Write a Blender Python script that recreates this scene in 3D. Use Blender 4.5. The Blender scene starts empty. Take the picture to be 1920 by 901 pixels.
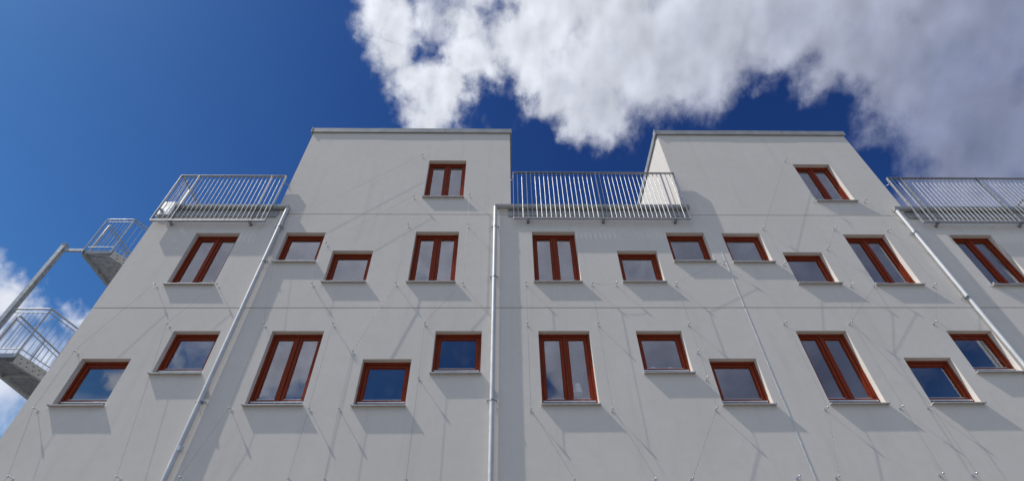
import bpy, bmesh, math, random
from mathutils import Vector, Matrix

random.seed(7)
scene = bpy.context.scene
C = scene.collection
CAM_H = 1.6            # eye height; heights below are given above eye level and lifted by this
TO_SUN = Vector((-0.590, -0.116, 0.800)).normalized()

# ------------------------------------------------------------------ camera
cd = bpy.data.cameras.new('camera')
cam = bpy.data.objects.new('camera', cd)
C.objects.link(cam)
fwd = Vector((0.016267, 0.700171, 0.713790))
rgt = Vector((0.999866, -0.012608, -0.010419))
upv = Vector((-0.001704, -0.713864, 0.700283))
M = Matrix((rgt, upv, -fwd)).transposed().to_4x4()
M.translation = Vector((0, -8.0, CAM_H))
cam.matrix_world = M
cd.sensor_fit = 'HORIZONTAL'
cd.sensor_width = 36.0
cd.lens = 985.73 / 1920 * 36.0
cd.clip_start = 0.05
cd.clip_end = 3000
scene.camera = cam

# ------------------------------------------------------------------ exposure
vs = scene.view_settings
vs.view_transform = 'Standard'
vs.look = 'None'
vs.gamma = 1.0
vs.exposure = 0.0
vs.use_curve_mapping = False
scene.cycles.max_bounces = 5
scene.cycles.diffuse_bounces = 3
scene.cycles.glossy_bounces = 3

# ------------------------------------------------------------------ sun
sl = bpy.data.lights.new('sun', 'SUN')
sl.energy = 3.5
sl.angle = math.radians(0.53)
sl.color = (1.0, 0.955, 0.89)
sun = bpy.data.objects.new('sun', sl)
C.objects.link(sun)
sun.rotation_euler = (-TO_SUN).to_track_quat('-Z', 'Y').to_euler()
sun.location = TO_SUN * 60

# ------------------------------------------------------------------ sky with broken cumulus
# each entry: direction of a cloud mass (or gap), its angular radius, its weight
CLOUDS=[(-0.48,-0.628,0.613,0.123,1),(-0.284,-0.692,0.663,0.141,1),(-0.044,-0.714,0.699,0.17,1),(0.157,-0.713,0.684,0.168,1),(0.341,-0.671,0.658,0.139,1),(0.527,-0.613,0.589,0.121,1),(0.661,-0.541,0.52,0.095,1),(-0.104,-0.606,0.789,0.167,1),(0.506,-0.531,0.68,0.139,1),(0.232,-0.592,0.772,0.191,0.9),(0.115,-0.817,0.565,0.107,0.85),(0.284,-0.794,0.537,0.093,0.9),(0.403,-0.787,0.467,0.077,0.9),(0.531,-0.712,0.46,0.078,0.9),(-0.371,-0.764,0.528,0.07,0.9),(-0.576,-0.703,0.416,0.018,0.7),(-0.507,-0.716,0.48,0.017,0.6),(-0.083,-0.828,0.555,0.039,0.5),(-0.212,-0.849,0.485,0.037,0.4),(-0.214,-0.829,0.516,0.047,-0.7),(-0.603,-0.683,0.413,0.051,-0.85),(-0.507,-0.716,0.48,0.055,-0.75),(-0.073,-0.831,0.551,0.058,-0.4),(0.639,-0.662,0.392,0.081,-0.9),(0.674,-0.614,0.41,0.058,-0.7),(0.094,-0.87,0.485,0.038,-0.5),(-0.208,0.35,0.913,0.05,1),(-0.193,0.406,0.893,0.055,1),(-0.174,0.456,0.873,0.054,1),(-0.145,0.503,0.852,0.049,1),(-0.106,0.468,0.877,0.066,1),(-0.057,0.429,0.902,0.07,1),(-0.065,0.372,0.926,0.054,0.8),(-0.17,0.368,0.914,0.053,1),(0.053,0.404,0.913,0.087,1),(0.044,0.461,0.886,0.047,0.8),(0.103,0.476,0.874,0.071,1),(0.129,0.527,0.84,0.053,1),(0.171,0.495,0.852,0.081,1),(0.193,0.404,0.894,0.144,1),(0.319,0.366,0.874,0.16,1),(0.429,0.326,0.842,0.132,1),(0.531,0.333,0.78,0.124,1),(0.616,0.334,0.714,0.141,1),(0.68,0.409,0.609,0.123,1),(0.62,0.402,0.674,0.056,0.7),(0.591,0.376,0.713,0.06,0.9),(0.295,0.448,0.844,0.081,0.9),(-0.678,0.57,0.465,0.049,1),(-0.704,0.523,0.481,0.051,1),(-0.658,0.576,0.484,0.028,0.8),(-0.618,0.629,0.473,0.03,0.85),(-0.67,0.63,0.393,0.068,0.7),(-0.702,0.577,0.417,0.072,0.8),(-0.672,0.522,0.525,0.024,0.45),(0.237,0.516,0.823,0.071,0.45),(0.598,0.467,0.651,0.051,0.42),(0.697,0.474,0.538,0.07,0.9),(0.13,0.189,0.973,0.373,1),(0.65,0.194,0.735,0.229,1),(-0.125,0.415,0.901,0.022,-0.36),(-0.115,0.396,0.911,0.016,-0.3),(-0.006,0.353,0.936,0.023,-0.62),(-0.009,0.503,0.864,0.056,-0.8),(0.448,0.448,0.774,0.062,-0.7),(-0.531,0.429,0.73,0.309,-0.6),(0.056,0.584,0.81,0.08,-0.6),(0.524,0.444,0.727,0.051,-0.8),(0.398,0.479,0.783,0.061,-0.6),(-0.582,0.587,0.563,0.11,-0.6),(0.334,0.5,0.799,0.054,-0.4),(-0.109,0.248,0.963,0.097,-0.3),(0.629,0.459,0.627,0.042,-0.5),(0.578,0.495,0.649,0.053,-0.6),(0.184,0.598,0.78,0.059,-0.5),(0.258,0.556,0.79,0.048,-0.35)]
world = bpy.data.worlds.new('World')
scene.world = world
world.use_nodes = True
world.cycles.sampling_method = 'MANUAL'
world.cycles.sample_map_resolution = 256
nt = world.node_tree
nt.nodes.clear()

def N(tree, t, **kw):
    n = tree.nodes.new(t)
    for k, v in kw.items():
        setattr(n, k, v)
    return n

def link(tree, a, b):
    tree.links.new(a, b)

def put(tree, sock, v):
    if hasattr(v, 'is_output'):
        tree.links.new(v, sock)
    elif v is not None:
        sock.default_value = v

def math_(tree, op, a, b=None, c=None, clamp=False):
    n = N(tree, 'ShaderNodeMath', operation=op, use_clamp=clamp)
    put(tree, n.inputs[0], a); put(tree, n.inputs[1], b)
    if c is not None: put(tree, n.inputs[2], c)
    return n.outputs[0]

def vmath(tree, op, a, b=None, scale=None):
    n = N(tree, 'ShaderNodeVectorMath', operation=op)
    put(tree, n.inputs[0], a); put(tree, n.inputs[1], b)
    if scale is not None: put(tree, n.inputs['Scale'], scale)
    return n.outputs['Value'] if op in ('DOT_PRODUCT', 'DISTANCE', 'LENGTH') else n.outputs['Vector']

def mrange(tree, v, a, b, c=0.0, d=1.0, smooth=True):
    n = N(tree, 'ShaderNodeMapRange')
    n.interpolation_type = 'SMOOTHSTEP' if smooth else 'LINEAR'
    n.clamp = True
    put(tree, n.inputs['Value'], v)
    for k, q in zip(('From Min', 'From Max', 'To Min', 'To Max'), (a, b, c, d)):
        put(tree, n.inputs[k], q)
    return n.outputs['Result']

def noise(tree, vec, scale, detail=6, rough=0.55, lac=2.0, dist=0.0, out='Fac'):
    n = N(tree, 'ShaderNodeTexNoise')
    n.inputs['Scale'].default_value = scale
    n.inputs['Detail'].default_value = detail
    n.inputs['Roughness'].default_value = rough
    n.inputs['Lacunarity'].default_value = lac
    n.inputs['Distortion'].default_value = dist
    put(tree, n.inputs['Vector'], vec)
    return n.outputs[out]

def mixc(tree, f, a, b, blend='MIX'):
    n = N(tree, 'ShaderNodeMix', data_type='RGBA', blend_type=blend)
    put(tree, n.inputs['Factor'], f)
    put(tree, n.inputs['A'], a if hasattr(a, 'is_output') else (*a, 1))
    put(tree, n.inputs['B'], b if hasattr(b, 'is_output') else (*b, 1))
    return n.outputs['Result']

def N_smax(a, b):
    return math_(nt, 'MAXIMUM', a, b)

out = N(nt, 'ShaderNodeOutputWorld')
bg = N(nt, 'ShaderNodeBackground')
sky = N(nt, 'ShaderNodeTexSky', sky_type='NISHITA')
sky.sun_disc = False
sky.sun_elevation = math.asin(TO_SUN.z)
sky.sun_rotation = math.atan2(TO_SUN.x, TO_SUN.y)
sky.altitude = 400
sky.air_density = 1.0
sky.dust_density = 0.35
sky.ozone_density = 3.0
SKY_STRENGTH = 0.1
tc = N(nt, 'ShaderNodeTexCoord')
dirv = vmath(nt, 'NORMALIZE', tc.outputs['Generated'])
# ragged edges: wobble the direction with two octaves of noise before measuring the cloud masses
w1 = vmath(nt, 'SUBTRACT', noise(nt, dirv, 9.0, 3, 0.6, out='Color'), (0.5, 0.5, 0.5))
w2 = vmath(nt, 'SUBTRACT', noise(nt, dirv, 34.0, 4, 0.62, out='Color'), (0.5, 0.5, 0.5))
wob = vmath(nt, 'ADD', vmath(nt, 'SCALE', w1, scale=0.10), vmath(nt, 'SCALE', w2, scale=0.045))
dw = vmath(nt, 'ADD', dirv, wob)
field = None
gaps = None
for (cx, cy, cz, r, w) in CLOUDS:
    dd = vmath(nt, 'DISTANCE', dw, (cx, cy, cz))
    b = math_(nt, 'MULTIPLY_ADD', dd, -abs(w) / (1.45 * r), abs(w) * 1.069)
    if w > 0:
        field = b if field is None else N_smax(field, b)
    else:
        gaps = b if gaps is None else math_(nt, 'MAXIMUM', gaps, b)
field = math_(nt, 'SUBTRACT', math_(nt, 'MAXIMUM', math_(nt, 'MULTIPLY', field, 1.45), 0.0), math_(nt, 'MAXIMUM', gaps, 0.0))
# scattered fair-weather clouds everywhere else
far = noise(nt, vmath(nt, 'MULTIPLY', dw, (1.0, 1.0, 1.7)), 2.6, 4, 0.5)
far = mrange(nt, far, 0.42, 0.62, 0.0, 0.85)
front = mrange(nt, vmath(nt, 'DOT_PRODUCT', dirv, tuple(fwd)), 0.55, 0.70, 1.0, 0.0)
field = math_(nt, 'ADD', field, math_(nt, 'MULTIPLY', far, front))
wind = Vector((0.10, -0.70, 0.70)).normalized()      # the wisps are drawn out along the wind
q = vmath(nt, 'SUBTRACT', dirv, vmath(nt, 'SCALE', tuple(wind), scale=math_(nt, 'MULTIPLY', vmath(nt, 'DOT_PRODUCT', dirv, tuple(wind)), 0.45)))
fb = noise(nt, q, 15.0, 6, 0.60)
fine = noise(nt, q, 48.0, 4, 0.60)
dens = math_(nt, 'MULTIPLY_ADD', math_(nt, 'SUBTRACT', fb, 0.5), 1.25, field)
dens = math_(nt, 'MULTIPLY_ADD', math_(nt, 'SUBTRACT', fine, 0.5), 0.46, dens)
alpha = mrange(nt, dens, 0.14, 1.20)
thick = mrange(nt, dens, 0.5, 1.9)
sund = vmath(nt, 'DOT_PRODUCT', dirv, tuple(TO_SUN))
fwdsc = mrange(nt, sund, 0.12, 0.68, 0.0, 1.0, smooth=False)     # clouds glow towards the sun
lit = mixc(nt, fwdsc, (0.27, 0.30, 0.43), (0.88, 0.91, 0.98))
core = mixc(nt, fwdsc, (0.18, 0.215, 0.34), (0.62, 0.65, 0.74))
ccol = mixc(nt, thick, lit, core)
# billows: the side of each lump that faces the sun is brighter
off = vmath(nt, 'ADD', q, tuple(TO_SUN * 0.030))
la = noise(nt, q, 15.0, 2, 0.6)
lb = noise(nt, off, 15.0, 2, 0.6)
bill = math_(nt, 'MULTIPLY_ADD', math_(nt, 'SUBTRACT', la, lb), 0.75, 1.0)
ccol = vmath(nt, 'SCALE', ccol, scale=bill)
blue = vmath(nt, 'SCALE', sky.outputs[0], scale=SKY_STRENGTH)
# the deep, contrasty blue of this clear air: steepen each channel of the sky model
sep = N(nt, 'ShaderNodeSeparateXYZ'); link(nt, blue, sep.inputs[0])
comb = N(nt, 'ShaderNodeCombineXYZ')
for i, (g, k, cap) in enumerate(((2.0, 2.25, 0.50), (2.0, 2.68, 0.54), (1.52, 1.46, 0.68))):
    link(nt, math_(nt, 'MINIMUM', math_(nt, 'MULTIPLY', math_(nt, 'POWER', sep.outputs[i], g), k), cap), comb.inputs[i])
blue = comb.outputs[0]
skyc = mixc(nt, alpha, blue, ccol)
link(nt, skyc, bg.inputs['Color'])
bg.inputs['Strength'].default_value = 1.0
link(nt, bg.outputs[0], out.inputs['Surface'])

# ------------------------------------------------------------------ materials
def new_mat(name):
    m = bpy.data.materials.new(name)
    m.use_nodes = True
    t = m.node_tree
    return m, t, t.nodes['Principled BSDF']

def plaster():
    m, t, p = new_mat('plaster')
    tcn = N(t, 'ShaderNodeTexCoord').outputs['Object']
    big = noise(t, tcn, 0.55, 4, 0.6)
    med = noise(t, tcn, 6.0, 6, 0.65)
    streak = noise(t, vmath(t, 'MULTIPLY', tcn, (3.0, 3.0, 0.25)), 1.3, 5, 0.6)
    c = mixc(t, mrange(t, big, 0.35, 0.65), (0.748, 0.702, 0.652), (0.776, 0.732, 0.683))
    c = mixc(t, mrange(t, med, 0.4, 0.75, 0.0, 0.55), c, (0.71, 0.665, 0.617))
    c = mixc(t, mrange(t, streak, 0.5, 0.8, 0.0, 0.5), c, (0.65, 0.60, 0.56))
    spots = noise(t, tcn, 21.0, 2, 0.5)
    c = mixc(t, mrange(t, spots, 0.745, 0.77, 0.0, 0.5), c, (0.42, 0.41, 0.40))
    link(t, c, p.inputs['Base Color'])
    p.inputs['Roughness'].default_value = 0.92
    p.inputs['Specular IOR Level'].default_value = 0.25
    b1 = N(t, 'ShaderNodeBump'); b1.inputs['Strength'].default_value = 0.14; b1.inputs['Distance'].default_value = 0.02
    link(t, noise(t, tcn, 2.2, 4, 0.5), b1.inputs['Height'])
    b2 = N(t, 'ShaderNodeBump'); b2.inputs['Strength'].default_value = 0.25; b2.inputs['Distance'].default_value = 0.0015
    link(t, noise(t, tcn, 90.0, 4, 0.7), b2.inputs['Height'])
    link(t, b1.outputs[0], b2.inputs['Normal'])
    link(t, b2.outputs[0], p.inputs['Normal'])
    return m

def metal(name, dark, light, rough, metallic=0.85, scale=14.0):
    m, t, p = new_mat(name)
    tcn = N(t, 'ShaderNodeTexCoord').outputs['Object']
    n1 = noise(t, tcn, scale, 5, 0.6)
    n2 = noise(t, tcn, scale * 7, 3, 0.6)
    c = mixc(t, mrange(t, n1, 0.35, 0.65), dark, light)
    c = mixc(t, mrange(t, n2, 0.45, 0.7, 0, 0.25), c, tuple(q * 0.8 for q in dark))
    link(t, c, p.inputs['Base Color'])
    link(t, mrange(t, n1, 0.3, 0.7, rough - 0.07, rough + 0.1), p.inputs['Roughness'])
    p.inputs['Metallic'].default_value = metallic
    return m

def wood():
    m, t, p = new_mat('mahogany_wood')
    tcn = N(t, 'ShaderNodeTexCoord').outputs['Object']
    g = noise(t, vmath(t, 'MULTIPLY', tcn, (9.0, 9.0, 1.2)), 5.0, 7, 0.65, dist=0.8)
    c = mixc(t, mrange(t, g, 0.3, 0.7), (0.19, 0.025, 0.0075), (0.28, 0.044, 0.014))
    link(t, c, p.inputs['Base Color'])
    p.inputs['Roughness'].default_value = 0.5; p.inputs['Specular IOR Level'].default_value = 0.18
    b = N(t, 'ShaderNodeBump'); b.inputs['Strength'].default_value = 0.15; b.inputs['Distance'].default_value = 0.001
    link(t, g, b.inputs['Height']); link(t, b.outputs[0], p.inputs['Normal'])
    return m

def glass():
    m = bpy.data.materials.new('window_glass')
    m.use_nodes = True
    t = m.node_tree
    t.nodes.clear()
    o = N(t, 'ShaderNodeOutputMaterial')
    tr = N(t, 'ShaderNodeBsdfTransparent'); tr.inputs[0].default_value = (0.93, 0.95, 0.955, 1)
    gl = N(t, 'ShaderNodeBsdfGlossy'); gl.inputs['Roughness'].default_value = 0.015
    gl.inputs['Color'].default_value = (0.91, 0.91, 1.0, 1)
    geo = N(t, 'ShaderNodeNewGeometry')
    co = math_(t, 'ABSOLUTE', vmath(t, 'DOT_PRODUCT', geo.outputs['Normal'], geo.outputs['Incoming']))
    fac = math_(t, 'MULTIPLY_ADD', math_(t, 'POWER', math_(t, 'SUBTRACT', 1.0, co), 5.0), 0.83, 0.17)
    tcn = N(t, 'ShaderNodeTexCoord').outputs['Object']
    b = N(t, 'ShaderNodeBump'); b.inputs['Strength'].default_value = 0.12; b.inputs['Distance'].default_value = 0.01
    link(t, noise(t, tcn, 2.0, 2, 0.5), b.inputs['Height'])
    link(t, b.outputs[0], gl.inputs['Normal'])
    mx = N(t, 'ShaderNodeMixShader')
    link(t, fac, mx.inputs[0]); link(t, tr.outputs[0], mx.inputs[1]); link(t, gl.outputs[0], mx.inputs[2])
    link(t, mx.outputs[0], o.inputs['Surface'])
    return m

def paint(name, col, rough=0.6, var=0.06, scale=8.0):
    m, t, p = new_mat(name)
    tcn = N(t, 'ShaderNodeTexCoord').outputs['Object']
    n1 = noise(t, tcn, scale, 5, 0.6)
    c = mixc(t, mrange(t, n1, 0.3, 0.7), tuple(q * (1 - var) for q in col), tuple(min(1, q * (1 + var)) for q in col))
    link(t, c, p.inputs['Base Color'])
    p.inputs['Roughness'].default_value = rough
    return m

MAT = dict(
    plaster=plaster(),
    galv=metal('galvanised_steel', (0.30, 0.32, 0.34), (0.42, 0.44, 0.46), 0.48, 0.75),
    rail=metal('galvanised_railing_steel', (0.43, 0.44, 0.45), (0.54, 0.55, 0.56), 0.40, 0.7, 20),
    zinc=metal('zinc_sheet', (0.36, 0.365, 0.365), (0.44, 0.445, 0.44), 0.55, 0.35, 3),
    pipe=metal('galvanised_downpipe', (0.60, 0.61, 0.63), (0.68, 0.69, 0.71), 0.5, 0.3, 4),
    alu=metal('aluminium', (0.66, 0.67, 0.67), (0.78, 0.79, 0.79), 0.35, 0.6, 10),
    steel=metal('stainless_steel', (0.62, 0.61, 0.59), (0.75, 0.74, 0.72), 0.25, 0.9, 30),
    sill=metal('sill_sheet', (0.50, 0.50, 0.49), (0.60, 0.60, 0.59), 0.5, 0.4, 10),
    strand=metal('twisted_steel_strand', (0.40, 0.40, 0.40), (0.50, 0.50, 0.50), 0.55, 0.5, 30),
    cable=metal('weathered_steel_cable', (0.22, 0.22, 0.22), (0.30, 0.30, 0.30), 0.45, 0.7, 30),
    wood=wood(), glass=glass(),
    room=paint('room_paint', (0.62, 0.60, 0.57), 0.9),
    joint=paint('joint_filler', (0.42, 0.41, 0.39), 0.9),
    dark=paint('dark_bolt', (0.05, 0.05, 0.05), 0.5),
    shade=paint('lamp_shade_fabric', (0.80, 0.79, 0.75), 0.8, 0.03),
    felt=paint('roof_felt', (0.10, 0.10, 0.10), 0.9, 0.15, 3),
    ground=paint('pale_gravel', (0.185, 0.170, 0.150), 0.95, 0.18, 2.5),
)

# ------------------------------------------------------------------ helpers
def P(x, y, z):
    return Vector((x, y, z + CAM_H))

def add_box(bm, x0, x1, y0, y1, z0, z1):
    v = [bm.verts.new(P(x, y, z)) for x in (x0, x1) for y in (y0, y1) for z in (z0, z1)]
    for f in ((0, 1, 3, 2), (4, 6, 7, 5), (0, 4, 5, 1), (2, 3, 7, 6), (0, 2, 6, 4), (1, 5, 7, 3)):
        bm.faces.new([v[i] for i in f])

def add_tube(bm, pts, r, seg=8, cap=True):
    """round bar through world-style points (x, y, height above eye)"""
    pts = [P(*p) for p in pts]
    rings = []
    ref = None
    for i, p in enumerate(pts):
        a = pts[max(i - 1, 0)]; b = pts[min(i + 1, len(pts) - 1)]
        t = (b - a).normalized()
        if ref is None:
            ref = Vector((0, 0, 1)) if abs(t.z) < 0.9 else Vector((1, 0, 0))
        u = (ref - t * ref.dot(t)).normalized()
        ref = u
        w = t.cross(u)
        rr = r[i] if isinstance(r, (list, tuple)) else r
        rings.append([bm.verts.new(p + u * math.cos(k * 2 * math.pi / seg) * rr + w * math.sin(k * 2 * math.pi / seg) * rr) for k in range(seg)])
    for a, b in zip(rings, rings[1:]):
        for k in range(seg):
            f = bm.faces.new((a[k], a[(k + 1) % seg], b[(k + 1) % seg], b[k])); f.smooth = True
    if cap:
        for ring, rev in ((rings[0], True), (rings[-1], False)):
            vs_ = [bm.verts.new(v.co) for v in ring]
            bm.faces.new(vs_[::-1] if rev else vs_)

def add_prism(bm, prof, x0, x1):
    """profile of (y, z) swept along x"""
    a = [bm.verts.new(P(x0, y, z)) for y, z in prof]
    b = [bm.verts.new(P(x1, y, z)) for y, z in prof]
    n = len(prof)
    for i in range(n):
        bm.faces.new((a[i], a[(i + 1) % n], b[(i + 1) % n], b[i]))
    bm.faces.new(a[::-1]); bm.faces.new(b)

BASE = {}
def obj(name, bm, mat, parent=None, bevel=0.0):
    bmesh.ops.recalc_face_normals(bm, faces=bm.faces[:])
    if bevel:
        bmesh.ops.bevel(bm, geom=bm.edges[:], offset=bevel, segments=1, affect='EDGES', clamp_overlap=True)
    me = bpy.data.meshes.new(name)
    bm.to_mesh(me); bm.free()
    me.materials.append(MAT[mat])
    return link_mesh(name, me, parent)

def link_mesh(name, me, parent=None, loc=(0, 0, 0)):
    o = bpy.data.objects.new(name, me)
    C.objects.link(o)
    o.location = loc
    BASE[o.name] = Vector(loc)
    if parent is not None:
        o.parent = parent
        o.matrix_parent_inverse = Matrix.Translation(-BASE[parent.name])
    return o

def thing(name, label, cat, base, group=None):
    o = bpy.data.objects.new(name, None)
    C.objects.link(o)
    o.empty_display_size = 0.2
    o.location = P(*base)
    BASE[o.name] = P(*base)
    o['label'] = label; o['category'] = cat
    if group: o['group'] = group
    return o

def B():
    return bmesh.new()

def boxobj(name, mat, parent, *c, bevel=0.0):
    bm = B(); add_box(bm, *c)
    return obj(name, bm, mat, parent, bevel)

G = -CAM_H   # ground level relative to eye

# ------------------------------------------------------------------ ground
bm = B()
n = 24
for i in range(n):
    for j in range(n):
        x0, x1 = [-900 + 1800 * q / n for q in (i, i + 1)]
        y0, y1 = [-900 + 1800 * q / n for q in (j, j + 1)]
        bm.faces.new([bm.verts.new(P(*c, G)) for c in ((x0, y0), (x1, y0), (x1, y1), (x0, y1))])
bmesh.ops.remove_doubles(bm, verts=bm.verts[:], dist=0.001)
g = obj('ground', bm, 'ground'); g['kind'] = 'structure'

# ------------------------------------------------------------------ the building
bld = thing('apartment_building', 'off-white rendered apartment block with two raised roof towers and red-brown wooden windows', 'building', (2.8, 0, G))
XL, XR = -7.80, 13.45
TL0, TL1 = -5.17, 0.17
TR0, TR1 = 4.21, 9.39
J1, J2 = 6.312, 9.000          # horizontal joints
VJ = 4.68                      # vertical joint
TOP_L, TOP_R = 12.34, 12.31
DEPTH = 10.0
WD, HD, WS, HS = 0.948, 1.488, 0.853, 0.900
REV = 0.105                    # reveal depth in front of the frames
# kind, left edge, top edge
WINDOWS = [
 ('s', -6.03, 5.777), ('d', -4.239, 5.774), ('s', -2.468, 5.172), ('s', -1.249, 5.771), ('d', 0.645, 5.770),
 ('s', 2.456, 5.770), ('s', 3.647, 5.171), ('d', 5.448, 5.767), ('s', 7.162, 5.182), ('s', 8.296, 5.770), ('s', -7.359, 5.193),
 ('d', -6.692, 8.372), ('s', -4.748, 8.395), ('s', -3.614, 7.845), ('d', -1.926, 8.430), ('d', -1.90, 11.075),
 ('d', 0.629, 8.435), ('s', 2.424, 7.849), ('s', 3.589, 8.415), ('s', 4.834, 8.398), ('s', 5.976, 7.812),
 ('d', 7.545, 8.368), ('d', 9.931, 8.358), ('d', 7.447, 10.975), ('s', 11.85, 8.358),
]
OPEN = []
for k, x, z in WINDOWS:
    w, h = (WD, HD) if k == 'd' else (WS, HS)
    OPEN.append((x, x + w, z - h, z))

def panel(x0, x1, z0, z1):
    ops = [o for o in OPEN if o[0] >= x0 and o[1] <= x1 and o[2] >= z0 and o[3] <= z1]
    xs = sorted({x0, x1} | {q for o in ops for q in o[:2]})
    zs = sorted({z0, z1} | {q for o in ops for q in o[2:]})
    bm = B()
    vt = {}
    def V(x, y, z):
        k = (round(x, 4), round(y, 4), round(z, 4))
        if k not in vt: vt[k] = bm.verts.new(P(x, y, z))
        return vt[k]
    for a, b in zip(xs, xs[1:]):
        for c, d in zip(zs, zs[1:]):
            mx, mz = (a + b) / 2, (c + d) / 2
            if any(o[0] < mx < o[1] and o[2] < mz < o[3] for o in ops): continue
            bm.faces.new((V(a, 0, c), V(b, 0, c), V(b, 0, d), V(a, 0, d)))
    bd = [e for e in bm.edges if len(e.link_faces) == 1]
    r = bmesh.ops.extrude_edge_only(bm, edges=bd)
    for v in r['geom']:
        if isinstance(v, bmesh.types.BMVert):
            x, z = v.co.x, v.co.z - CAM_H
            outer = abs(x - x0) < 1e-3 or abs(x - x1) < 1e-3 or abs(z - z0) < 1e-3 or abs(z - z1) < 1e-3
            v.co.y = 0.03 if outer else REV + 0.075
    # a slightly eased arris round openings and edges
    return obj('facade_panel', bm, 'plaster', bld)

for a, b in ((XL, VJ - 0.006), (VJ + 0.006, XR)):
    panel(a, b, G, J1 - 0.009)
    panel(a, b, J1 + 0.009, J2 - 0.009)
panel(TL0, TL1, J2 + 0.009, TOP_L)
panel(TR0, TR1, J2 + 0.009, TOP_R)
# recessed filler seen in the joints
bm = B()
add_box(bm, XL + 0.01, XR - 0.01, 0.014, 0.03, J1 - 0.02, J1 + 0.02)
add_box(bm, TL0 + 0.01, TL1 - 0.01, 0.014, 0.03, J2 - 0.02, J2 + 0.02)
add_box(bm, TR0 + 0.01, TR1 - 0.01, 0.014, 0.03, J2 - 0.02, J2 + 0.02)
obj('joint_filler', bm, 'joint', bld)
# vertical joint cover strips, three lengths end to end
for z0, z1, dx in ((G, 4.38, 0.004), (4.39, J1 - 0.012, -0.002), (J1 + 0.012, 8.985, -0.004)):
    bm = B()
    prof = [(VJ + dx - 0.010, 0.002), (VJ + dx - 0.007, -0.006), (VJ + dx + 0.007, -0.006), (VJ + dx + 0.010, 0.002)]
    a = [bm.verts.new(P(x, y, z0)) for x, y in prof]; b = [bm.verts.new(P(x, y, z1)) for x, y in prof]
    for i in range(4): bm.faces.new((a[i], a[(i + 1) % 4], b[(i + 1) % 4], b[i]))
    bm.faces.new(a[::-1]); bm.faces.new(b)
    obj('joint_strip', bm, 'alu', bld)

# side walls, back wall, roofs
boxobj('gable_wall', 'plaster', bld, XL, XL + 0.3, 0.031, DEPTH, G, J2 - 0.01)
boxobj('gable_wall', 'plaster', bld, XR - 0.3, XR, 0.031, DEPTH, G, J2 - 0.01)
boxobj('back_wall', 'plaster', bld, XL + 0.301, XR - 0.301, DEPTH - 0.3, DEPTH, G, J2 - 0.01)
boxobj('terrace_roof', 'felt', bld, XL + 0.02, XR - 0.02, 0.04, DEPTH - 0.02, J2 - 0.009, J2 + 0.12)
TDEP = 7.5
for (a, b, top) in ((TL0, TL1, TOP_L), (TR0, TR1, TOP_R)):
    boxobj('tower_side_wall', 'plaster', bld, a, a + 0.25, 0.031, TDEP, J2 + 0.121, top)
    boxobj('tower_side_wall', 'plaster', bld, b - 0.25, b, 0.031, TDEP, J2 + 0.121, top)
    boxobj('tower_back_wall', 'plaster', bld, a + 0.251, b - 0.251, TDEP - 0.25, TDEP, J2 + 0.121, top)
    boxobj('tower_roof', 'felt', bld, a + 0.251, b - 0.251, 0.19, TDEP - 0.251, top - 0.35, top - 0.2)
    # sheet-metal coping: front length in three sheets, then the returns
    h = 0.145
    n = 3
    for i in range(n):
        x0 = a - 0.045 + (b - a + 0.09) * i / n; x1 = a - 0.045 + (b - a + 0.09) * (i + 1) / n
        bm = B()
        dz = 0.004 * (i % 2)
        add_prism(bm, [(-0.045 - dz, top - 0.03), (-0.050 - dz, top + h), (0.20, top + h + 0.02), (0.20, top + 0.002), (-0.002, top + 0.002), (-0.020, top - 0.012), (-0.038, top - 0.03)], x0 + 0.0015 * (i > 0), x1)
        obj('coping', bm, 'zinc', bld)
    boxobj('coping', 'zinc', bld, a - 0.045, a + 0.26, 0.201, TDEP + 0.04, top - 0.028, top + h + 0.018)
    boxobj('coping', 'zinc', bld, b - 0.26, b + 0.045, 0.201, TDEP + 0.04, top - 0.028, top + h + 0.018)
    boxobj('coping', 'zinc', bld, a + 0.261, b - 0.261, TDEP - 0.26, TDEP + 0.04, top + 0.002, top + h + 0.018)
    boxobj('coping_fold', 'zinc', bld, a - 0.062, a - 0.046, -0.06, 0.10, top - 0.04, top + h + 0.03)

# terrace edge: fascia sheet and gutter above it
for (x0, x1, gx0, gx1, zo) in ((XL, TL0, XL + 0.33, -4.90, -0.035), (TL1, TR0, -0.19, TR0 + 0.09, 0.0), (TR1, XR, TR1 - 0.31, XR, -0.04)):
    fx0, fx1 = (x0 - 0.015 if x0 == XL else x0 - 0.06), (x1 + 0.015 if x1 == XR else x1 + 0.05)
    bm = B()
    add_prism(bm, [(-0.020, J2 - 0.075 + zo), (-0.034, J2 - 0.080 + zo), (-0.030, J2 - 0.055 + zo), (-0.014, J2 + 0.21 + zo), (0.05, J2 + 0.21 + zo), (0.05, J2 + 0.13 + zo), (-0.003, J2 + 0.12 + zo), (-0.003, J2 - 0.075 + zo)], fx0, fx1)
    obj('fascia', bm, 'zinc', bld)
    zc = J2 + 0.205 + zo
    bm = B()
    # plain closed box gutter, rounded underneath
    add_prism(bm, [(-0.016, zc + 0.045), (-0.018, zc - 0.045), (-0.045, zc - 0.066), (-0.085, zc - 0.060), (-0.112, zc - 0.030), (-0.118, zc + 0.030), (-0.110, zc + 0.036)], gx0, gx1)
    obj('gutter', bm, 'zinc', bld)

# raised sheet-metal corner upstand at the end of the short terrace
boxobj('corner_upstand', 'alu', bld, XL - 0.02, XL + 0.31, -0.042, 0.30, 8.93, 9.37, bevel=0.004)

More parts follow.
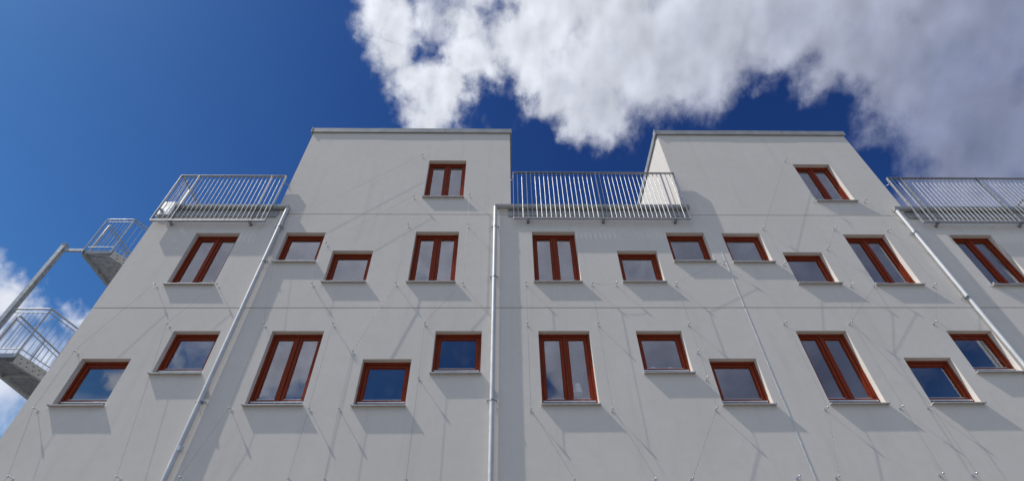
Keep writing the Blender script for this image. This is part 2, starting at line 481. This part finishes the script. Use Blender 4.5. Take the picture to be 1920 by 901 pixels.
# downpipes with clips
def downpipe(x, ztop, clips, joints, dx=0.0):
    yc, r = -0.062, 0.041
    bm = B()
    add_tube(bm, [(x + dx, yc, G + 0.1), (x, yc, ztop)], r, 16)
    o = obj('downpipe', bm, 'pipe', bld)
    for z in joints:
        bm = B(); add_tube(bm, [(x, yc, z - 0.035), (x, yc, z + 0.035)], r + 0.0018, 16)
        obj('pipe_sleeve', bm, 'pipe', o)
    for z in clips:
        bm = B()
        add_tube(bm, [(x, yc, z - 0.014), (x, yc, z + 0.014)], r + 0.0065, 16)
        add_box(bm, x - 0.085, x + 0.085, -0.068, -0.056, z - 0.012, z + 0.012)
        add_tube(bm, [(x + 0.075, -0.08, z), (x + 0.075, 0.01, z)], 0.006, 6)
        add_tube(bm, [(x - 0.075, -0.08, z), (x - 0.075, 0.01, z)], 0.006, 6)
        obj('pipe_clip', bm, 'galv', o)
    return o
downpipe(-4.925, 9.19, (8.50, 7.46, 4.32, 1.6), (8.54, 3.55), -0.05)
downpipe(-0.185, 9.20, (8.52, 7.05, 4.34, 1.6), (8.60, 5.9))
downpipe(9.13, 9.14, (8.36, 6.52, 4.3, 1.6), (8.38, 3.6), 0.15)

# ------------------------------------------------------------------ windows
def make_window(k, x, z, idx):
    w, h = (WD, HD) if k == 'd' else (WS, HS)
    x1, zb = x + w, z - h
    yf = REV
    e = 0.002
    F, S = 0.044, 0.049
    FB, SB = 0.078, 0.098      # deeper bottom rails
    bm = B()
    # outer frame
    add_box(bm, x + e, x + F, yf, yf + 0.07, zb + e, z - e)
    add_box(bm, x1 - F, x1 - e, yf, yf + 0.07, zb + e, z - e)
    add_box(bm, x + F, x1 - F, yf + 0.001, yf + 0.07, z - F, z - e)
    add_box(bm, x + F, x1 - F, yf + 0.001, yf + 0.07, zb + e, zb + FB)
    xm = (x + x1) / 2
    if k == 'd':
        add_box(bm, xm - 0.017, xm + 0.017, yf + 0.001, yf + 0.07, zb + FB, z - F)
    win = obj('window', bm, 'wood', bld)
    lights = [(x + F, x1 - F)] if k == 's' else [(x + F, xm - 0.017), (xm + 0.017, x1 - F)]
    for a, b in lights:
        a += 0.006; b -= 0.006
        c, d = zb + FB + 0.004, z - F - 0.006
        bm = B()
        ys = yf + 0.020
        add_box(bm, a, a + S, ys, ys + 0.05, c, d)
        add_box(bm, b - S, b, ys, ys + 0.05, c, d)
        add_box(bm, a + S, b - S, ys + 0.001, ys + 0.05, d - S, d)
        add_box(bm, a + S, b - S, ys + 0.001, ys + 0.05, c, c + SB)
        # bevelled glazing bead all round
        add_box(bm, a + S, a + S + 0.012, ys + 0.014, ys + 0.03, c + SB, d - S)
        add_box(bm, b - S - 0.012, b - S, ys + 0.014, ys + 0.03, c + SB, d - S)
        add_box(bm, a + S + 0.012, b - S - 0.012, ys + 0.014, ys + 0.03, d - S - 0.012, d - S)
        obj('sash', bm, 'wood', win)
        boxobj('glass_pane', 'glass', win, a + S, b - S, ys + 0.028, ys + 0.031, c + SB, d - S)
        boxobj('glazing_bead', 'alu', win, a + S + 0.002, b - S - 0.002, ys + 0.006, ys + 0.027, c + SB + 0.0005, c + SB + 0.012)
    # aluminium rain bar under the sash
    bm = B()
    add_prism(bm, [(yf - 0.014, zb + 0.108), (yf - 0.016, zb + 0.128), (yf + 0.0195, zb + 0.152), (yf + 0.0195, zb + 0.112), (yf - 0.0005, zb + 0.108)], x + F - 0.012, x1 - F + 0.012)
    obj('rain_bar', bm, 'alu', win)
    # sloping sheet sill with a turned-down front lip and side upstands
    bm = B()
    add_prism(bm, [(yf + 0.02, zb + 0.020), (-0.066, zb + 0.002), (-0.066, zb - 0.015), (-0.060, zb - 0.015), (-0.060, zb - 0.006), (-0.004, zb - 0.002), (yf - 0.002, zb - 0.001)], x - 0.0, x1 + 0.0)
    add_box(bm, x - 0.022, x - 0.0005, -0.068, -0.003, zb - 0.015, zb + 0.008)
    add_box(bm, x1 + 0.0005, x1 + 0.022, -0.068, -0.003, zb - 0.015, zb + 0.008)
    obj('window_sill', bm, 'sill', win)
    # plain room behind: floor, ceiling, sides, back
    bm = B()
    m = 0.11
    X0, X1, Y0, Y1, Z0, Z1 = x - m, x1 + m, yf + 0.08, 3.2, zb - 0.09, z + 0.16
    v = [bm.verts.new(P(a, b, c)) for a in (X0, X1) for b in (Y0, Y1) for c in (Z0, Z1)]
    for f in ((0, 1, 3, 2), (4, 6, 7, 5), (2, 3, 7, 6), (0, 2, 6, 4), (1, 5, 7, 3)):
        bm.faces.new([v[i] for i in f])
    # inner window board
    add_box(bm, X0 + 0.002, X1 - 0.002, yf + 0.085, 0.45, zb + 0.110, zb + 0.135)
    obj('room', bm, 'room', win)
    return win

for i, (k, x, z) in enumerate(WINDOWS):
    make_window(k, x, z, i)

# ------------------------------------------------------------------ table lamps and globes on the window boards
def lathe(bm, x, y, z, prof, seg=20):
    rings = [[bm.verts.new(P(x + r * math.cos(2 * math.pi * k / seg), y + r * math.sin(2 * math.pi * k / seg), z + h)) for k in range(seg)] for r, h in prof]
    for a, b in zip(rings, rings[1:]):
        for k in range(seg):
            f = bm.faces.new((a[k], a[(k + 1) % seg], b[(k + 1) % seg], b[k])); f.smooth = True
    bm.faces.new(rings[0][::-1]); bm.faces.new(rings[-1])

wb = 5.770 - HD + 0.136
lamp = thing('table_lamp', 'white table lamp with tapered shade behind the right pane of a lower window', 'lamp', (1.305, 0.30, wb))
bm = B(); lathe(bm, 1.305, 0.30, wb, [(0.055, 0.0), (0.055, 0.012), (0.012, 0.025), (0.009, 0.05)]); obj('base', bm, 'shade', lamp)
bm = B(); lathe(bm, 1.305, 0.30, wb, [(0.006, 0.045), (0.006, 0.36)], 10); obj('stem', bm, 'shade', lamp)
bm = B(); lathe(bm, 1.305, 0.30, wb, [(0.088, 0.23), (0.090, 0.235), (0.066, 0.405), (0.064, 0.41)], 28); obj('lamp_shade', bm, 'shade', lamp)

def bowl(x, z, r, label):
    bm = B()
    lathe(bm, x, 0.30, z, [(r * 0.45, 0), (r * 0.8, r * 0.35), (r, r * 0.9), (r * 0.92, r * 1.4), (r * 0.7, r * 1.75), (r * 0.35, r * 1.98), (r * 0.1, r * 2.05)], 24)
    o = obj('globe_lamp', bm, 'shade'); o['label'] = label; o['category'] = 'lamp'
    return o
bowl(0.86, wb, 0.075, 'pale round globe behind the left pane beside the tapered table lamp')
wf = 5.770 - HS + 0.136
bowl(2.70, wf, 0.085, 'left of two white round globes behind a small lower window')
bowl(3.02, wf, 0.085, 'right of two white round globes behind a small lower window')

# ------------------------------------------------------------------ roof terrace railings
def mesh_of(name, fn, mat):
    bm = B(); fn(bm)
    bmesh.ops.translate(bm, verts=bm.verts[:], vec=(0, 0, -CAM_H))
    bmesh.ops.recalc_face_normals(bm, faces=bm.faces[:])
    me = bpy.data.meshes.new(name); bm.to_mesh(me); bm.free(); me.materials.append(MAT[mat])
    return me

Y0R, Y1R = -0.140, -0.080      # the flat bars of the railing stand on edge between these
YB = -0.112
def railing(label, x0, x1, zb, zt, posts, left_ret=None, right_ret=None):
    t = thing('terrace_railing', label, 'railing', ((x0 + x1) / 2, YB, zb), 'roof terrace railings')
    boxobj('top_rail', 'rail', t, x0, x1, Y0R, Y1R, zt - 0.012, zt, bevel=0.002)
    boxobj('bottom_rail', 'rail', t, x0, x1, Y0R, Y1R, zb, zb + 0.034, bevel=0.003)
    bal = mesh_of('baluster', lambda bm: add_tube(bm, [(0, 0, 0), (0, 0, zt - 0.012 - zb - 0.034)], 0.0087, 8), 'rail')
    post = mesh_of('post', lambda bm: add_box(bm, -0.006, 0.006, Y0R + 0.001, Y1R - 0.001, 0, zt - 0.012 - zb - 0.034), 'rail')
    wide = mesh_of('post', lambda bm: add_box(bm, -0.019, 0.019, -0.02, 0.02, 0, zt - 0.012 - zb - 0.034), 'rail')
    for px in (x0 + 0.008, x1 - 0.008) + tuple(posts):
        link_mesh('post', post, t, P(px, 0, zb + 0.034))
    for px in posts:
        bm = B()
        add_box(bm, px - 0.032, px + 0.032, -0.130, -0.002, zb - 0.012, zb - 0.002)
        add_box(bm, px - 0.032, px + 0.032, -0.010, -0.001, zb - 0.045, zb - 0.0125)
        for s in (-0.02, 0.02):
            add_tube(bm, [(px + s, -0.10, zb - 0.024), (px + s, -0.10, zb - 0.012)], 0.008, 6)
        obj('bracket', bm, 'galv', t)
        # stand leg from the slab to the bottom rail
        boxobj('stand_plate', 'galv', t, px - 0.0045, px + 0.0045, Y1R + 0.001, -0.036, zb + 0.002, zb + 0.15)
    xs = [x0] + sorted(posts) + [x1]
    for a, b in zip(xs, xs[1:]):
        n = max(1, round((b - a) / 0.104))
        for i in range(1, n):
            link_mesh('baluster', bal, t, P(a + (b - a) * i / n, YB, zb + 0.034))
    for xr, s in ((left_ret, 1), (right_ret, -1)):
        if xr is None: continue
        L = 3.0
        boxobj('top_rail', 'rail', t, min(xr, xr + s * 0.06), max(xr, xr + s * 0.06), Y1R + 0.0005, L, zt - 0.0125, zt - 0.0005)
        boxobj('bottom_rail', 'rail', t, min(xr, xr + s * 0.06), max(xr, xr + s * 0.06), Y1R + 0.0005, L, zb + 0.42, zb + 0.452)
        rb = mesh_of('baluster', lambda bm: add_tube(bm, [(0, 0, 0), (0, 0, zt - 0.0125 - zb - 0.452)], 0.0087, 8), 'rail')
        n = int((L + 0.1) / 0.104)
        for i in range(1, n):
            link_mesh('baluster', rb, t, P(xr + s * 0.03, Y1R + i * 0.104, zb + 0.452))
        wide = mesh_of('post', lambda bm: add_box(bm, -0.03, 0.03, -0.006, 0.006, 0, zt - 0.0125 - zb - 0.452), 'rail')
        for yy in (0.30, 1.4, 2.95):
            link_mesh('post', wide, t, P(xr + s * 0.03, yy, zb + 0.452))
    return t

def wall_tie(t, x, xw, z):
    bm = B()
    add_tube(bm, [(x, -0.10, z), (x, -0.03, z - 0.005), (xw, 0.012, z - 0.012)], 0.007, 8)
    add_tube(bm, [(x, -0.125, z), (x, -0.09, z)], 0.017, 8)
    obj('wall_tie', bm, 'steel', t)

rl = railing('galvanised railing with a corner return on the small terrace beside the fire escape', -7.78, -5.26, 8.635, 10.255, (-7.34, -5.60), left_ret=-7.78)
rm = railing('galvanised railing of upright bars spanning the terrace between the two towers', 0.225, 4.215, 8.735, 10.43, (0.555, 2.25, 3.88))
rr = railing('galvanised railing with leaning-looking bars at the far right roof edge', 9.465, 13.40, 8.640, 10.265, (9.80, 11.72), right_ret=13.40)
rr['label'] = 'galvanised bar railing on the terrace beyond the second tower, cut by the picture edge'
wall_tie(rl, -5.26, -5.15, 10.06)
wall_tie(rm, 0.225, 0.155, 10.28)
wall_tie(rm, 4.215, 4.24, 10.15)
wall_tie(rr, 9.465, 9.37, 10.10)

# ------------------------------------------------------------------ climbing-plant wires on standoffs
HUB = dict(h1=(3.47,5.89),h2=(3.48,5.28),h3=(3.49,4.74),h4=(3.49,4.18),h5=(2.80,3.06),h6=(5.29,5.91),h7=(6.53,5.91),h8=(8.14,5.91),h9=(5.31,4.18),h10=(4.40,3.08),h11=(4.99,3.08),h12=(6.57,4.20),h13=(7.04,4.20),h14=(6.58,3.11),h15=(7.09,3.11),h16=(-1.45,5.89),h17=(-1.43,4.75),h18=(-1.42,3.07),h19=(0.45,5.89),h20=(1.77,5.89),h22=(0.45,4.17),h23=(1.78,4.17),h24=(1.05,3.06),h25=(2.26,3.06),h27=(-6.16,5.88),h28=(-4.41,5.89),h29=(-3.14,5.88),h30=(-2.65,5.28),h32=(-4.41,4.21),h33=(-3.13,4.19),h34=(-2.65,4.19),h35=(-4.72,3.12),h36=(-3.14,3.09),h37=(-2.61,3.08),h39=(-6.84,6.84),h41=(-7.49,5.29),h42=(-7.52,4.22),h43=(-7.21,3.14),h44=(-5.64,3.13),h45=(-5.63,6.84),h46=(-4.91,8.54),h47=(-3.77,7.99),h48=(-3.78,6.86),h49=(-2.08,11.20),h50=(-2.10,9.55),h51=(-2.11,8.58),h52=(-2.13,6.87),h53=(-0.80,9.62),h54=(-0.79,8.57),h55=(-0.80,6.87),h56=(0.45,6.88),h57=(1.77,6.87),h58=(2.26,6.87),h59=(3.46,6.87),h60=(4.61,7.46),h61=(7.30,11.10),h62=(5.81,8.52),h63=(7.36,9.47),h64=(8.57,9.46),h65=(7.42,8.51),h66=(6.98,7.89),h67=(8.60,8.46),h68=(5.86,7.43),h69=(7.00,6.84),h70=(7.47,6.84),h71=(8.68,6.83),h72=(9.88,6.86))
TIP = -0.098
def standoff_mesh():
    bm = B()
    add_tube(bm, [(0, 0.004, 0), (0, -0.007, 0)], 0.021, 12)
    add_tube(bm, [(0, -0.006, 0), (0, -0.085, 0)], 0.0052, 8)
    add_tube(bm, [(0, -0.080, 0), (0, -0.088, 0), (0, -0.108, 0), (0, -0.114, 0)], [0.009, 0.0155, 0.0155, 0.009], 10)
    add_tube(bm, [(-0.020, -0.098, 0.0), (0.020, -0.098, 0.0)], 0.0075, 8)
    bmesh.ops.translate(bm, verts=bm.verts[:], vec=(0, 0, -CAM_H))
    bmesh.ops.recalc_face_normals(bm, faces=bm.faces[:])
    me = bpy.data.meshes.new('standoff'); bm.to_mesh(me); bm.free(); me.materials.append(MAT['steel'])
    return me
SO = standoff_mesh()

def wire(t, a, b, twisted='', sag=0.0):
    bm = B()
    A = Vector((a[0], TIP, a[1])); Bv = Vector((b[0], TIP, b[1]))
    L = (Bv - A).length
    if twisted:
        d = (Bv - A).normalized(); u = Vector((0, 1, 0)); w = d.cross(u)
        n = max(8, int(L / 0.02))
        for ph in (0, math.pi):
            pts = []
            for i in range(n + 1):
                s = i / n
                q = A + (Bv - A) * s
                th = ph + s * L / 0.16 * 2 * math.pi
                q = q + (u * math.cos(th) + w * math.sin(th)) * (0.0032 if twisted == 't' else 0.0024)
                pts.append(tuple(q))
            add_tube(bm, pts, 0.0026 if twisted == 't' else 0.0016, 5)
    else:
        n = 10 if sag else 1
        pts = []
        for i in range(n + 1):
            s = i / n
            q = A + (Bv - A) * s
            q.z -= sag * 4 * s * (1 - s)
            pts.append(tuple(q))
        add_tube(bm, pts, 0.0018, 6)
    obj('wire', bm, 'strand' if twisted == 't' else 'cable', t)

# each run: label, extra lower standoffs, list of (from, to, kind)
def run(label, segs, tails=()):
    names = []
    for a, b, k in segs:
        for q in (a, b):
            if q not in names: names.append(q)
    x, z = HUB[names[-1]]
    t = thing('climbing_wire', label, 'wire trellis', (x, 0, z), 'climbing wires on the facade')
    for q in names:
        link_mesh('standoff', SO, t, P(HUB[q][0], 0, HUB[q][1]))
    for a, b, k in segs:
        wire(t, HUB[a], HUB[b], k if k in 'tc' else '', 0.06 if k == 'sag' else 0)
    for q, dx in tails:
        e = (HUB[q][0] + dx, HUB[q][1] - 1.15)
        link_mesh('standoff', SO, t, P(e[0], 0, e[1]))
        wire(t, HUB[q], e)
    return t
HUB['r1'] = (9.45, 4.20); HUB['r2'] = (10.45, 6.10)
run('steel wire on standoffs slanting down beside the fire escape, leftmost of all', [('h39', 'h41', 'w'), ('h41', 'h42', 'w'), ('h42', 'h43', 'w')], [('h43', -0.02)])
run('steel wire bending between the two small lower windows left of the first downpipe', [('h45', 'h27', 'w'), ('h27', 'h44', 'w')], [('h44', -0.02)])
run('steel wire from high on the left tower, crossing by the first downpipe', [('h49', 'h46', 'w'), ('h46', 'h28', 'w'), ('h28', 'h32', 'w'), ('h32', 'h35', 'w')], [('h35', -0.02)])
run('steel wire zigzagging past the small staggered upper windows of the left tower', [('h50', 'h47', 'w'), ('h47', 'h48', 'w'), ('h48', 'h29', 'w'), ('h29', 'h33', 'w'), ('h33', 'h36', 'w')], [('h36', -0.02)])
run('twisted steel wire starting left of the tall upper window under the left tower', [('h51', 'h52', 't'), ('h52', 'h30', 't'), ('h30', 'h34', 'w'), ('h34', 'h37', 'w')], [('h37', -0.02)])
run('twisted glinting wire hanging between the left tower windows and the middle downpipe', [('h53', 'h54', 't'), ('h54', 'h55', 't'), ('h55', 'h16', 'c'), ('h16', 'h17', 'w'), ('h17', 'h18', 'w')], [('h18', 0.0)])
run('twisted wire hanging straight down just right of the middle downpipe', [('h56', 'h19', 'c'), ('h19', 'h22', 'c'), ('h22', 'h24', 'w')], [('h24', 0.3)])
run('wire with a slack loop below the terrace between the towers', [('h58', 'h57', 'sag'), ('h57', 'h20', 'c'), ('h20', 'h23', 'w'), ('h23', 'h25', 'w')], [('h25', 0.3)])
run('wire with closely spaced standoffs stepping down left of the vertical joint', [('h60', 'h59', 'w'), ('h59', 'h1', 'c'), ('h1', 'h2', 'w'), ('h2', 'h3', 'w'), ('h3', 'h4', 'w'), ('h4', 'h5', 'c')], [('h5', 0.0)])
run('wire dropping from high on the right tower, just right of the vertical joint', [('h61', 'h62', 'w'), ('h62', 'h68', 'w'), ('h68', 'h6', 'w'), ('h6', 'h9', 'w'), ('h9', 'h11', 'c')], [('h11', 0.02)])
run('branching wire below the right tower window, meeting at one standoff', [('h63', 'h65', 'w'), ('h65', 'h66', 'w'), ('h66', 'h69', 'w'), ('h69', 'h7', 'w'), ('h70', 'h7', 'w'), ('h7', 'h12', 'w'), ('h12', 'h14', 'w'), ('h7', 'h13', 'w'), ('h13', 'h15', 'w')], [('h14', 0.02), ('h15', 0.02)])
run('wire running down left of the rightmost downpipe', [('h64', 'h67', 'w'), ('h67', 'h71', 'w'), ('h71', 'h8', 'w'), ('h8', 'r1', 'w')])
run('wire at the tall upper window nearest the right picture edge', [('h72', 'r2', 'w')])
HUB['h10b'] = (HUB['h10'][0], HUB['h10'][1] - 1.15)
run('wire dropping out of the picture between the vertical joint and the twisted wire', [('h10', 'h10b', 'w')])

# ------------------------------------------------------------------ fire escape at the gable
fe = thing('fire_escape', 'galvanised steel fire escape with two grated landings beyond the left gable', 'fire escape', (-9.65, 0.35, G))
boxobj('post', 'galv', fe, -9.71, -9.61, 0.27, 0.37, G, 8.30, bevel=0.006)
boxobj('post_cap', 'galv', fe, -9.716, -9.604, 0.264, 0.376, 8.3005, 8.312)

def landing(x0, x1, y0, y1, z, top, skew):
    """x0 outer side, x1 front corner of the inner side, which runs back towards the gable by skew per metre"""
    ye = min(y1, y0 + (XL - 0.03 - x1) / skew)
    xe = x1 + (ye - y0) * skew
    sx = lambda y: x1 + (y - y0) * skew
    def bar(name, pts, r, seg=10):
        bm = B(); add_tube(bm, pts, r, seg); return obj(name, bm, 'galv', fe)
    def slab(name, t0, t1, y0_, y1_, za, zb_, mat='galv', parent=fe):
        """strip along the inner side between offsets t0..t1 from its line"""
        bm = B()
        c = [(sx(y0_) + t0, y0_), (sx(y0_) + t1, y0_), (sx(y1_) + t1, y1_), (sx(y1_) + t0, y1_)]
        lo = [bm.verts.new(P(*q, za)) for q in c]; hi = [bm.verts.new(P(*q, zb_)) for q in c]
        for i in range(4): bm.faces.new((lo[i], lo[(i + 1) % 4], hi[(i + 1) % 4], hi[i]))
        bm.faces.new(lo[::-1]); bm.faces.new(hi)
        return obj(name, bm, mat, parent)
    boxobj('side_beam', 'galv', fe, x0, x0 + 0.055, y0 + 0.012, y1, z - 0.105, z + 0.01, bevel=0.004)
    st = slab('stringer_plate', -0.012, 0.0, y0 + 0.012, ye, z - 0.17, z + 0.02)
    slab('stringer_flange', -0.065, -0.0125, y0 + 0.012, ye, z - 0.170, z - 0.160)
    for i in range(8):
        yy = y0 + 0.10 + 0.13 * i
        if yy > ye - 0.05: break
        bm = B()
        for dz, q in ((-0.04, 0), (-0.115, 0.03)):
            add_tube(bm, [(sx(yy + q) - 0.014, yy + q, z + dz), (sx(yy + q) + 0.010, yy + q - 0.006, z + dz)], 0.011, 6)
        obj('bolt', bm, 'dark', st)
    boxobj('front_channel', 'galv', fe, x0, x1, y0, y0 + 0.011, z - 0.065, z + 0.02)
    # open grating
    bm = B()
    n = int((xe - x0 - 0.07) / 0.034)
    for i in range(n + 1):
        xx = x0 + 0.058 + (xe - x0 - 0.09) * i / n
        ys = max(y0 + 0.013, y0 + (xx + 0.02 - x1) / skew)
        add_box(bm, xx - 0.0015, xx + 0.0015, ys, y1 - 0.002, z - 0.032, z - 0.002)
    m = int((y1 - y0) / 0.034)
    for i in range(m + 1):
        yy = y0 + 0.02 + (y1 - y0 - 0.04) * i / m
        add_box(bm, x0 + 0.057, min(sx(yy), xe) - 0.0165, yy - 0.0015, yy + 0.0015, z - 0.0322, z - 0.012)
    gr = obj('grating', bm, 'galv', fe); gr['kind'] = 'stuff'
    boxobj('cross_beam', 'galv', fe, x0 + 0.056, x1 - 0.03, y0 + 0.62, y0 + 0.66, z - 0.085, z - 0.034)
    # front rail: one bent tube whose outer end turns down into a post
    R = 0.0165
    yf = y0 - 0.02
    bar('handrail', [(x0 + 0.01, yf, z - 0.06), (x0 + 0.01, yf, top - 0.05), (x0 + 0.018, yf, top - 0.02), (x0 + 0.035, yf, top - 0.004), (x0 + 0.06, yf, top), (x1 - 0.05, yf, top), (x1 - 0.018, yf + 0.004, top), (x1 + 0.004, y0 + 0.015, top), (sx(ye), ye, top)], R)
    bar('rail_post', [(x1 - 0.012, yf, z - 0.07), (x1 - 0.012, yf, top - 0.01)], R)
    bar('handrail', [(x0 + 0.02, y0 + 0.10, z), (x0 + 0.02, y0 + 0.10, top - 0.10), (x0 + 0.02, y0 + 0.12, top - 0.06), (x0 + 0.02, y0 + 0.17, top - 0.05), (x0 + 0.02, y1, top - 0.05)], R)
    for zz in (top - 0.08, z + 0.10):
        bar('rail', [(x0 + 0.02, yf, zz), (x1 - 0.012, yf, zz)], 0.009, 8)
        bar('rail', [(x1, y0, zz), (sx(ye), ye, zz)], 0.009, 8)
        bar('rail', [(x0 + 0.02, y0 + 0.10, zz - 0.06), (x0 + 0.02, y1, zz - 0.06)], 0.009, 8)
    for yy in (y0 + 0.95, y1 - 0.02):
        bar('rail_post', [(x0 + 0.02, yy, z - 0.08), (x0 + 0.02, yy, top - 0.05)], R * 0.9)
        if yy < ye: bar('rail_post', [(sx(yy), yy, z - 0.08), (sx(yy), yy, top)], R * 0.9)
    bal = mesh_of('baluster', lambda bm: add_tube(bm, [(0, 0, 0), (0, 0, top - z - 0.18)], 0.0048, 6), 'galv')
    n = 6
    for i in range(1, n + 1):
        link_mesh('baluster', bal, fe, P(x0 + 0.02 + (x1 - x0 - 0.03) * i / (n + 1), yf, z + 0.10))
    n = int((ye - y0) * math.hypot(1, skew) / 0.105)
    for i in range(1, n):
        yy = y0 + (ye - y0) * i / n
        link_mesh('baluster', bal, fe, P(sx(yy), yy, z + 0.10))
    n = int((y1 - y0) / 0.125)
    for i in range(1, n):
        link_mesh('baluster', bal, fe, P(x0 + 0.02, y0 + (y1 - y0) * i / n, z + 0.04))
    boxobj('gable_tie', 'galv', fe, xe + 0.001, XL - 0.001, y1 - 0.36, y1 - 0.30, z - 0.12, z - 0.06)

landing(-9.17, -8.53, 0.32, 2.9, 8.13, 9.13, 0.62)
landing(-9.56, -8.86, 0.32, 2.9, 5.50, 6.52, 0.22)
boxobj('arm', 'galv', fe, -9.609, -9.171, 0.30, 0.345, 8.12, 8.185)
boxobj('arm', 'galv', fe, -9.609, -9.561, 0.30, 0.345, 5.40, 5.46)
# flight of grated treads rising between the two landings, hidden mostly by the gable corner
for i in range(12):
    boxobj('tread', 'galv', fe, -9.44, -8.95, 2.95 + 0.19 * i, 3.14 + 0.19 * i, 5.50 + 0.2 * i, 5.53 + 0.2 * i)
